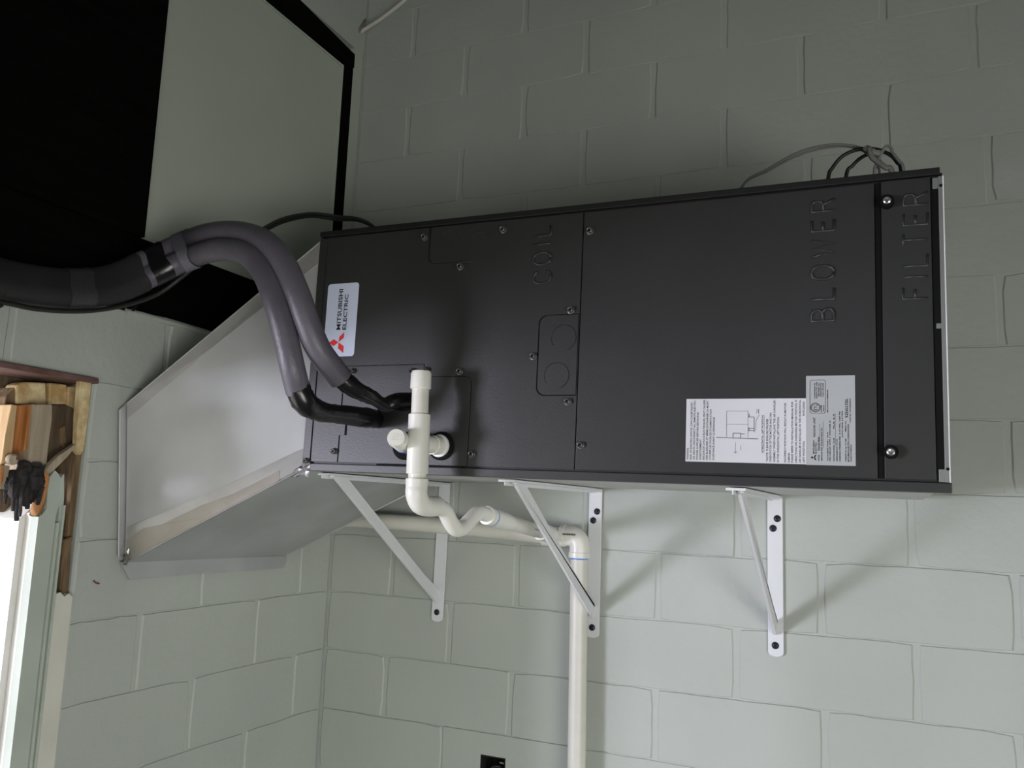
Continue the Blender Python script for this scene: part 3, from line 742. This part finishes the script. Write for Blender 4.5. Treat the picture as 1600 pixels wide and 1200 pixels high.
# ------------------------------------------------------------------ brackets
def bracket(x, label, lean=0.0):
    r = tag(empty('shelf_bracket', (x, 0, H+0.03)), label, 'bracket', 'white brackets under the air handler')
    zt_ = (MA @ Vector((x-pbl.x, 0, 0))).z-0.0015-(H+0.03)      # underside of the unit
    hw = 0.0152
    zb = -0.318+0.005
    # wall leg with a rounded foot
    pl_ = [(-hw, 0, zt_), (hw, 0, zt_), (hw, 0, zb+0.008)]+[(hw*math.cos(a), 0, zb+0.008-0.008*math.sin(a)) for a in [math.pi*k/8 for k in range(1, 8)]]+[(-hw, 0, zb+0.008)]
    lg = prism('wall_leg', [(p[0]+lean*(p[2]), -0.0055, p[2]) for p in pl_], (0, 0.004, 0), M['white_metal'], r, 0.0006)
    box('arm', (-hw, -0.496, zt_-0.004), (hw, -0.006, zt_), M['white_metal'], r, 0.0006)
    box('arm_rib', (-0.0065, -0.49, zt_-0.010), (-0.0045, -0.006, zt_-0.004), M['white_metal'], r)
    # strut: folded channel, web in the bracket's plane
    p0, p1 = Vector((lean*-.26, -0.008, -0.262)), Vector((0, -0.432, zt_-0.010))
    d = (p1-p0).normalized(); nrm = Vector((0, d.z, -d.y)) * 0.0125; zc_ = zt_-0.0035
    bmx = bmesh.new()
    for xo0, xo1 in ((-0.0038, 0.0038),):
        a = [p0+nrm, p1+nrm+d*((zc_-(p1+nrm).z)/d.z), p1-nrm+d*((zc_-(p1-nrm).z)/d.z), p0-nrm*0.75]
        a.insert(0, Vector((p0.x, -0.0058, p0.z+0.040))); a.append(Vector((p0.x, -0.0058, p0.z-0.006)))
        va = [bmx.verts.new(p+Vector((xo0, 0, 0))) for p in a]; vb = [bmx.verts.new(p+Vector((xo1, 0, 0))) for p in a]
        bmx.faces.new(va); bmx.faces.new(vb[::-1])
        for i in range(6): bmx.faces.new((va[i], vb[i], vb[(i+1) % 6], va[(i+1) % 6]))
    bmesh.ops.bevel(bmx, geom=bmx.edges[:], offset=0.0015, segments=2, affect='EDGES')
    finish(bmx, 'strut', M['white_metal'], r)
    lathe('spot_weld', (lean*-.24, -0.0055, -0.235), (0, -1, 0), [(0, .003), (.0008, .0025)], M['white_metal'], r, 10)
    for dx, dz in ((0.0045, -0.0385), (-0.0040, -0.0585), (-0.001, zb+0.022)):
        o_ = lathe('screw', (dx+lean*dz, -0.0050, dz), (0, -1, 0), [(0, .0072), (.0015, .0072), (.0036, .0052), (.004, .002)], M['bluescrew'], r, 14, 40)
        box('screw_slot', (dx+lean*dz-.0035, -0.0094, dz-.0006), (dx+lean*dz+.0035, -0.0088, dz+.0006), M['black'], o_)
    lathe('arm_bolt', (0.004, -0.47, zt_-0.004), (0, 0, -1), [(0, .005), (.003, .005), (.004, .003)], M['white_metal'], r, 10)
    box('paper_tag', (-0.006, -0.0052, zt_-0.020), (0.008, -0.005, zt_-0.012), M['rail_grey'], lg)
    return r


bracket(on_y(694, 800, 0).x, 'white steel shelf bracket beside the duct, behind the pvc trap', 0.010)
bracket(on_y(930, 850, 0).x, 'white steel shelf bracket standing right beside the downward drain pipe', 0.0)
bracket(on_y(1212, 900, 0).x, 'white steel shelf bracket alone under the blower end, seen edge on', 0.0)

# ------------------------------------------------------------------ drain piping
tee0 = on_y(690, 697, YF)
YR = -D+1.204
dr = tag(empty('drain_trap', (tee0.x, YR, H)), 'white pvc drain riser with capped tee and running trap in front of the unit', 'pipe')
dr.matrix_basis = Matrix.Translation((tee0.x, YR, H))
X0 = tee0.x
zc = tee0.z
def zr(v, u=655): return on_y(u, v, YR).z
def K(o_): return keep(o_, dr)
def rp(z): return Vector((X0, YR, z))
tx = on_y(652, 690, YR).x
X0 = (tx+tee0.x)/2
zc = on_y(652, 692, YR).z
lean_x = (on_y(658, 590, YR).x-on_y(652, 740, YR).x)/(zr(590)-zr(740))
def rp(z): return Vector((on_y(652, 740, YR).x+lean_x*(z-zr(740)), YR, z))
K(lathe('riser_pipe', rp(zr(745)), rp(zr(600))-rp(zr(745)), [(0, .0142), ((rp(zr(600))-rp(zr(745))).length, .0142)], M['pvc_old']))
cap_l = (rp(zr(578))-rp(zr(607))).length
K(lathe('pipe_cap', rp(zr(608)), rp(zr(578))-rp(zr(608)), [(0, .0160), (.001, .0174), (cap_l*.8, .0170), (cap_l*.95, .0155), (cap_l, .011)], M['pvc'], None, 24))
tl = (rp(zr(646))-rp(zr(740))).length
K(lathe('tee_body', rp(zr(741)), rp(zr(646))-rp(zr(741)), [(0, .0165), (.001, .0181), (tl-.001, .0181), (tl, .0165)], M['pvc'], None, 24))
inl = Vector((tee0.x, YF+0.004, tee0.z))
tc = rp(zc); out = (tc-inl); outn = out.normalized()
K(lathe('tee_branch', inl-outn*0.0, outn, [(0, .0160), (out.length*.45, .0160), (out.length*.452, .0150), (out.length, .0150)], M['pvc'], None, 24))
K(lathe('port_ring', inl, outn, [(0.002, .0165), (.003, .0190), (.012, .0195), (.014, .0165)], M['white_metal'], None, 24))
capo = on_y(617, 683, YR-0.052)
on2 = Vector((0, -1, 0.0))
in2 = on_y(634, 697, YF)
K(lathe('capped_stub', (in2.x, YF+0.004, in2.z), (capo-in2).normalized(), [(0, .0135), (.05, .0135), (.052, .0160), ((capo-in2).length*0.93, .0160), ((capo-in2).length, .0135)], M['pvc'], None, 24))
K(lathe('primer_ring', (in2.x, YF+0.004, in2.z), (capo-in2).normalized(), [(0.040, .0140), (.041, .0166), (.051, .0166), (.052, .0140)], M['primer'], None, 24))
cn = (capo-in2).normalized()
bm = bmesh.new()
for i in range(2):
    for j in range(3):
        c = capo+Vector(((i-.5)*.005, 0, (j-1)*.004))+cn*.0004
        add_box(bm, c-Vector((.0008, .0004, .0006)), c+Vector((.0008, .0004, .0006)))
K(finish(bm, 'moulded_mark', M['conduit'], None))
# elbow, trap and the run back to the wall; the run lies in a vertical plane towards the end wall
bx_end = on_y(868, 838, -0.045).x
ebx = rp(zr(770)).x
def run(u, v):
    """point of the sight line in the vertical plane through riser foot and wall tee"""
    n = Vector((-(-0.045-YR), bx_end-ebx, 0)); d = sight(u, v); t = (Vector((ebx, YR, 0))-EYE).dot(n)/d.dot(n); return EYE+d*t
K(lathe('short_nipple', rp(zr(757)), rp(zr(738))-rp(zr(757)), [(0, .0146), ((rp(zr(738))-rp(zr(757))).length, .0146)], M['pvc_old']))
e0 = rp(zr(748)); e1 = rp(zr(772)); e2 = run(661, 789); e3 = run(683, 791)
pa = crom([e0, rp(zr(760)), e1, run(656, 786), run(668, 791), e3], 6)
K(lathe('socket_rim', rp(zr(770)), rp(zr(748))-rp(zr(770)), [(0, .0175), ((rp(zr(748))-rp(zr(770))).length-.001, .0186), ((rp(zr(748))-rp(zr(770))).length, .0172)], M['pvc'], None, 24))
K(tube('elbow', pa, lambda t: 0.0182-0.0012*t, M['pvc'], None, 20))
trap = [run(680, 790), run(694, 797), run(703, 814), run(712, 826), run(724, 824), run(735, 812), run(748, 802), run(766, 806)]
K(tube('trap_bend', trap, 0.0140, M['pvc'], None, 18, 6))
c0, c1 = run(760, 805), run(772, 809)
cd = (c1-c0).normalized()
K(lathe('coupling', c0, cd, [(0, .0145), (.001, .0176), (.075, .0176), (.10, .0155), (.101, .0130)], M['pvc'], None, 24))
K(lathe('primer_ring', c0, cd, [(.0195, .0178), (.0230, .0178)], M['primer'], None, 24))
r1 = run(850, 832)
K(tube('trap_outlet', [c0+cd*.09, (c0+cd*.09+r1)/2, r1], 0.0150, M['pvc_old'], None, 18))
r2 = run(858, 835)
K(lathe('end_socket', r1-(r2-r1).normalized()*0.02, (r2-r1), [(0, .0160), (.001, .0192), (.055, .0192), (.056, .016)], M['pvc'], None, 24))
# marks printed on the outlet
bm = bmesh.new(); rnd = random.Random(4)
d_ = (r1-(c0+cd*.09)).normalized()
side = Vector((d_.y, -d_.x, 0)).normalized()
side = side if side.x > 0 else -side
for i in range(12):
    c = r1-d_*(0.004+0.007*(11-i))+side*0.0152+Vector((0, 0, -0.0015))
    hh = rnd.uniform(.0015, .0032)
    P_ = [c-d_*.0016-Vector((0, 0, hh)), c+d_*.0012-Vector((0, 0, hh)), c+d_*.0016+Vector((0, 0, hh)), c-d_*.0006+Vector((0, 0, hh))]
    bm.faces.new([bm.verts.new(p) for p in P_])
K(finish(bm, 'printed_mark', M['ink_grey'], None))
bm = bmesh.new()
for k in range(4):
    c = rp(zr(742+3.2*k))+Vector((0.0105, -0.0082, 0))
    add_box(bm, c-Vector((.001, .001, .0006)), c+Vector((.001, .001, .0006)))
K(finish(bm, 'printed_mark', M['ink_grey'], None))

dp = tag(empty('drain_pipe', (on_y(901, 1000, 0).x, -0.03, 0.0)), 'creamy pvc drain line running along the end wall and turning down', 'pipe')
dp.matrix_basis = Matrix.Translation((on_y(901, 1000, 0).x, -0.03, 0))
YP = -0.034
pr = 0.0205
xv = on_y(902, 1000, YP).x
pz0, pz1 = on_y(560, 812, YP), on_y(880, 840, YP)
def K2(o_): return keep(o_, dp)
K2(tube('run_pipe', [Vector((0.03, YP, pz0.z-0.003)), pz0, Vector(((pz0.x+pz1.x)/2, YP, (pz0.z+pz1.z)/2+0.003)), Vector((xv-0.03, YP, pz1.z))], 0.0185, M['pvc_old'], None, 20, 4))
ez = on_y(902, 838, YP).z
xl = on_y(901, 1190, YP).x
K2(tube('down_pipe', [(xv, YP, ez-0.03), (xl, YP, on_y(901, 1190, YP).z), (xl, YP, 0.0)], 0.0195, M['pvc_old'], None, 20))
K2(tube('elbow', crom([(xv-0.042, YP, ez), (xv-0.02, YP, ez), (xv-0.006, YP, ez-0.006), (xv, YP, ez-0.02), (xv, YP, ez-0.044)], 6), 0.0225, M['pvc'], None, 22))
K2(lathe('socket_rim', (xv-0.045, YP, ez), (1, 0, 0), [(0, .021), (.001, .0240), (.012, .0240), (.013, .022)], M['pvc'], None, 24))
K2(lathe('socket_rim', (xv, YP, ez-0.047), (0, 0, 1), [(0, .021), (.001, .0240), (.012, .0240), (.013, .022)], M['pvc'], None, 24))
K2(lathe('primer_ring', (xv, YP, ez-0.0500), (0, 0, 1), [(0, .0198), (.003, .0198)], M['primer'], None, 22))
K2(lathe('joint_socket', (on_y(848, 838, YP).x, YP, pz1.z+0.001), (1, 0, 0), [(0, .019), (.001, .0215), (.04, .0215), (.041, .019)], M['pvc'], None, 22))
bm = bmesh.new()
for i in range(8):
    c = Vector((xv-0.032+0.004*i, YP-0.0229, ez+0.004)); add_box(bm, c-Vector((.0013, .0004, .0018)), c+Vector((.0013, .0004, .0018)))
K2(finish(bm, 'printed_mark', M['ink_grey'], None))
K2(lathe('pipe_foot', (xl, YP, 0.0), (0, 0, 1), [(0, .026), (.03, .026), (.031, .020)], M['pvc_old'], None, 20))

# ------------------------------------------------------------------ insulated refrigerant lines
ls = tag(empty('refrigerant_lines', tuple(on_y(600, 650, YF))), 'pair of black insulated refrigerant pipes taped together, arching to the unit', 'pipe')
ls.matrix_basis = Matrix.Translation(on_y(600, 650, YF))
def K3(o_): return keep(o_, ls)
# each centre line: photograph sight line met at a chosen distance from the wall
a0_, b0_ = on_x(-70, 430, 0.10), on_x(-70, 405, 0.085)
A_ = [Vector((0.031, -1.98, a0_.z+0.02)), Vector((0.055, -1.90, a0_.z+0.018)), Vector((0.085, -1.6, a0_.z+0.005)), a0_, on_x(0, 448, 0.10), on_x(60, 458, 0.10), on_x(120, 462, 0.105), on_x(180, 455, 0.115), on_x(235, 432, 0.135), on_y(292, 405, -0.74), on_y(340, 390, -0.755), on_y(383, 396, -0.77), on_y(412, 425, -0.78), on_y(432, 475, -0.785), on_y(447, 530, -0.775), on_y(457, 575, -0.765), on_y(466, 612, -0.745)]
A2 = [on_y(463, 600, -0.75), on_y(476, 628, -0.735), on_y(500, 643, -0.70), on_y(535, 648, -0.655), on_y(568, 652, -0.61), on_y(588, 655, YF+0.002)]
B_ = [Vector((0.031, -1.98, b0_.z+0.02)), Vector((0.055, -1.90, b0_.z+0.018)), Vector((0.075, -1.6, b0_.z+0.005)), b0_, on_x(0, 425, 0.085), on_x(60, 436, 0.085), on_x(120, 440, 0.09), on_x(175, 432, 0.10), on_x(228, 408, 0.12), on_y(284, 382, -0.72), on_y(325, 367, -0.735), on_y(370, 364, -0.75), on_y(412, 377, -0.765), on_y(441, 408, -0.775), on_y(463, 455, -0.775), on_y(480, 503, -0.765), on_y(499, 548, -0.745), on_y(532, 592, -0.70)]
B2 = [on_y(525, 584, -0.708), on_y(553, 607, -0.68), on_y(583, 622, -0.645), on_y(600, 632, -0.615), on_y(618, 629, -0.595), on_y(645, 627, YF+0.002)]
K3(tube('insulation_sleeve', A_, 0.0200, M['foam'], None, 18, 6))
K3(tube('insulation_sleeve', B_, 0.0205, M['foam'], None, 18, 6))
o = K3(tube('taped_end', A2, lambda t: 0.0196+0.0015*math.sin(9*t)-0.004*t, M['tape_black'], None, 14, 6, 0.10)); o['label'] = 'black taped end of the lower line'
o = K3(tube('taped_end', B2, lambda t: (0.0185-0.016*t if t < 0.5 else 0.0105+0.018*(t-0.5) if t < .8 else 0.016), M['tape_black'], None, 14, 6, 0.10)); o['label'] = 'black taped end of the upper line'
def wrap(u, v, u2, v2, y, r, mt, nm='tape_wrap', sx=1.0, lab=None):
    a, b = on_y(u, v, y), on_y(u2, v2, y)
    o_ = K3(lathe(nm, a, b-a, [(0, r*.9), (.002, r), ((b-a).length-.002, r*1.02), ((b-a).length, r*.9)], mt, None, 18))
    if lab: o_['label'] = lab
# tape bands round both lines: flat-sided wraps
def band(i0, i1, r, mt, lab=None):
    pa_, pb_ = crom(A_, 6), crom(B_, 6)
    bm_ = bmesh.new(); rings = []
    for k in range(i0, i1+1):
        a, b = pa_[k], pb_[k]; t = ((pa_[k+1]-pa_[k-1])+(pb_[k+1]-pb_[k-1])).normalized()
        e = (b-a); e = (e-t*e.dot(t)).normalized(); f = t.cross(e); ring = []
        for c, s0 in ((b, -90), (a, 90)):
            for q_ in range(9):
                an = math.radians(s0+180*q_/8); ring.append(bm_.verts.new(c+(e*math.cos(an)+f*math.sin(an))*r))
        rings.append(ring)
    n = len(rings[0])
    for x, y in zip(rings, rings[1:]):
        for q_ in range(n): bm_.faces.new((x[q_], x[(q_+1) % n], y[(q_+1) % n], y[q_]))
    o_ = K3(finish(bm_, 'tape_band', mt, None, True, 50))
    if lab: o_['label'] = lab
band(3, 47, 0.0215, M['foam_dark'])
band(48, 51, 0.0220, M['tape_black'])
band(53, 56, 0.0223, M['tape_grey'], 'grey tape band')
band(34, 38, 0.0225, M['tape_dull'])
ctrl = crom([Vector((0.012, -1.95, b0_.z-0.05)), Vector((0.09, -1.6, b0_.z-0.075)), on_x(-60, 470, 0.11), on_x(0, 472, 0.11), on_x(60, 483, 0.11), on_x(130, 486, 0.115), on_x(190, 478, 0.12), on_x(245, 460, 0.135), on_y(285, 432, -0.73), on_y(305, 415, -0.735)], 6)
K3(tube('control_cable', ctrl, 0.0042, M['cable_black'], None, 10))
o = K3(tube('tie_end', [on_x(212, 478, 0.12), on_x(207, 484, 0.12)], 0.0035, M['black'], None, 8))

# pair of black leads arching from the lines onto the cabinet top
TOPZ = lambda x: (MA @ Vector((x-pbl.x, 0, UH))).z
lead = tag(empty('power_lead', tuple(on_y(605, 352, -0.40))), 'twin black lead arching from the hoses over the cabinet top', 'cable')
lead.matrix_basis = Matrix.Translation(on_y(605, 352, -0.40))
for dv, dy in ((0, 0), (5, 0.012)):
    e = on_y(610, 353, -0.36)
    P_ = [on_y(372, 384+dv, -0.69), on_y(392, 370+dv, -0.66+dy), on_y(415, 355+dv, -0.60+dy), on_y(445, 341+dv, -0.54+dy), on_y(485, 334+dv*.8, -0.47+dy), on_y(525, 338+dv, -0.42+dy), on_y(575, 348+dv*.4, -0.36+dy), Vector((e.x+0.03, -0.34+dy, TOPZ(e.x+.03)+0.010)), Vector((e.x+0.08, -0.33+dy, TOPZ(e.x+.08)+0.0040))]
    keep(tube('lead', P_, 0.0034, M['cable_black'], None, 8, 6), lead)

# spare control wires coiled on the blower end
cc = tag(empty('wire_coil', tuple(on_y(1370, 262, -0.30))), 'loose grey and black wires looped on top of the blower end', 'wire')
cc.matrix_basis = Matrix.Translation(on_y(1370, 262, -0.30))
def wire(px, y, r, mt, lab, end0=True, end1=True):
    P_ = [on_y(u, v, y) for u, v in px]
    def drop(p, q_):
        d = (p-q_); e_ = p+Vector((d.x*0.8, 0, 0)); return Vector((e_.x, p.y, TOPZ(e_.x)+r))
    if end0: P_ = [drop(P_[0], P_[1])]+P_
    if end1: P_ = P_+[drop(P_[-1], P_[-2])]
    o_ = keep(tube('wire', P_, r, mt, None, 8, 6), cc); o_['label'] = lab
wire([(1160, 291), (1200, 264), (1250, 237), (1300, 226), (1342, 230), (1366, 241), (1384, 262), (1396, 270)], -0.30, 0.0024, M['cable_grey'], 'long grey wire trailing to the left')
wire([(1158, 293), (1200, 267), (1252, 241), (1305, 229), (1340, 232), (1362, 246), (1372, 262), (1374, 270)], -0.295, 0.0022, M['cable_grey'], 'second grey wire trailing to the left')
wire([(1294, 280), (1301, 262), (1318, 243), (1344, 233), (1372, 234), (1396, 246), (1409, 266)], -0.31, 0.0034, M['cable_black'], 'larger black loop')
wire([(1322, 276), (1332, 259), (1348, 245), (1368, 238), (1388, 240), (1402, 254), (1408, 268)], -0.29, 0.0034, M['cable_black'], 'smaller black loop')
wire([(1366, 271), (1370, 256), (1377, 240), (1384, 229), (1391, 230), (1395, 239), (1405, 252), (1412, 266)], -0.32, 0.0026, M['cable_grey'], 'grey loop at the right')
wire([(1358, 232), (1362, 245), (1370, 252), (1384, 262), (1394, 270)], -0.325, 0.0048, M['cable_grey'], 'thick grey sheath end', False, True)
bm = bmesh.new(); rnd = random.Random(2)
add_tube(bm, crom([on_y(1352, 231, -0.32), on_y(1364, 237, -0.325), on_y(1376, 240, -0.32)], 4), 0.0055, 9, True, 0.4)
keep(finish(bm, 'wire_tie', M['cable_grey'], None), cc)['label'] = 'grey tape knot'

# conduit high in the corner
cd_ = tag(empty('conduit', tuple(on_y(560, 48, -0.03))), 'dusty white cable run clipped high in the corner', 'conduit')
cd_.matrix_basis = Matrix.Translation(on_y(560, 48, -0.03))
keep(tube('cable', [on_y(556, 51, -0.016), on_y(566, 48, -0.018), on_y(590, 33, -0.02), on_y(612, 17, -0.02), on_y(634, -2, -0.02), on_y(690, -60, -0.02)], 0.0055, M['conduit'], None, 10, 6), cd_)
keep(tube('clip', [on_y(548, 40, -0.02), on_y(549, 50, -0.03), on_y(553, 62, -0.02), on_y(556, 66, -0.012)], 0.005, M['cable_black'], None, 8, 4, 0.3), cd_)
keep(tube('clip', [on_y(571, 31, -0.004), on_y(567, 38, -0.018), on_y(560, 50, -0.028), on_y(552, 58, -0.02)], 0.004, M['cable_grey'], None, 8, 4, 0.3), cd_)

# open outlet box sunk in the end wall
ob = tag(empty('outlet_box', (ox0, 0.0, oz0)), 'open black outlet box with loose wires sunk in the end wall', 'outlet')
ob.matrix_basis = Matrix.Translation((ox0, 0, oz0))
bm = bmesh.new(); tk = 0.003
for lo, hi in (((ox0+.0005, 0.0, oz0+.0005), (ox0+tk, 0.066, oz1-.0005)), ((ox1-tk, 0.0, oz0+.0005), (ox1-.0005, 0.066, oz1-.0005)), ((ox0+tk, 0.0, oz0+.0005), (ox1-tk, 0.066, oz0+tk)), ((ox0+tk, 0.0, oz1-tk), (ox1-tk, 0.066, oz1-.0005)), ((ox0+tk, 0.062, oz0+tk), (ox1-tk, 0.066, oz1-tk))):
    add_box(bm, lo, hi)
keep(finish(bm, 'box_shell', M['void'], None), ob)
wc = Vector(((ox0+ox1)/2, 0.012, oz1-0.035))
keep(tube('loose_wire', [wc+Vector((-.02, .03, -.03)), wc+Vector((-.012, 0, .0)), wc+Vector((.004, -.004, .012)), wc+Vector((.016, .01, .006)), wc+Vector((.014, .03, -.02))], 0.0035, M['cable_black'], None, 8, 5), ob)
keep(tube('loose_wire', [wc+Vector((-.004, .04, -.03)), wc+Vector((.0, .0, -.014)), wc+Vector((.01, -.004, -.003)), wc+Vector((.014, .012, -.03))], 0.0032, M['copper'], None, 8, 5), ob)
keep(box('mount_tab', (ox1-0.016, 0.004, oz1-0.014), (ox1-0.006, 0.006, oz1-0.011), M['rail_grey'], None), ob)

# a scrap of red thread stuck to the left wall
th_ = tube('red_thread', [on_x(146, 907, 0.0022), on_x(150, 911, 0.004), on_x(155, 912, 0.0022)], 0.0012, mat('red thread', (0.20, 0.015, 0.015), 0.6), None, 6, 4)
tag(th_, 'scrap of red thread stuck to the left wall below the duct', 'thread')
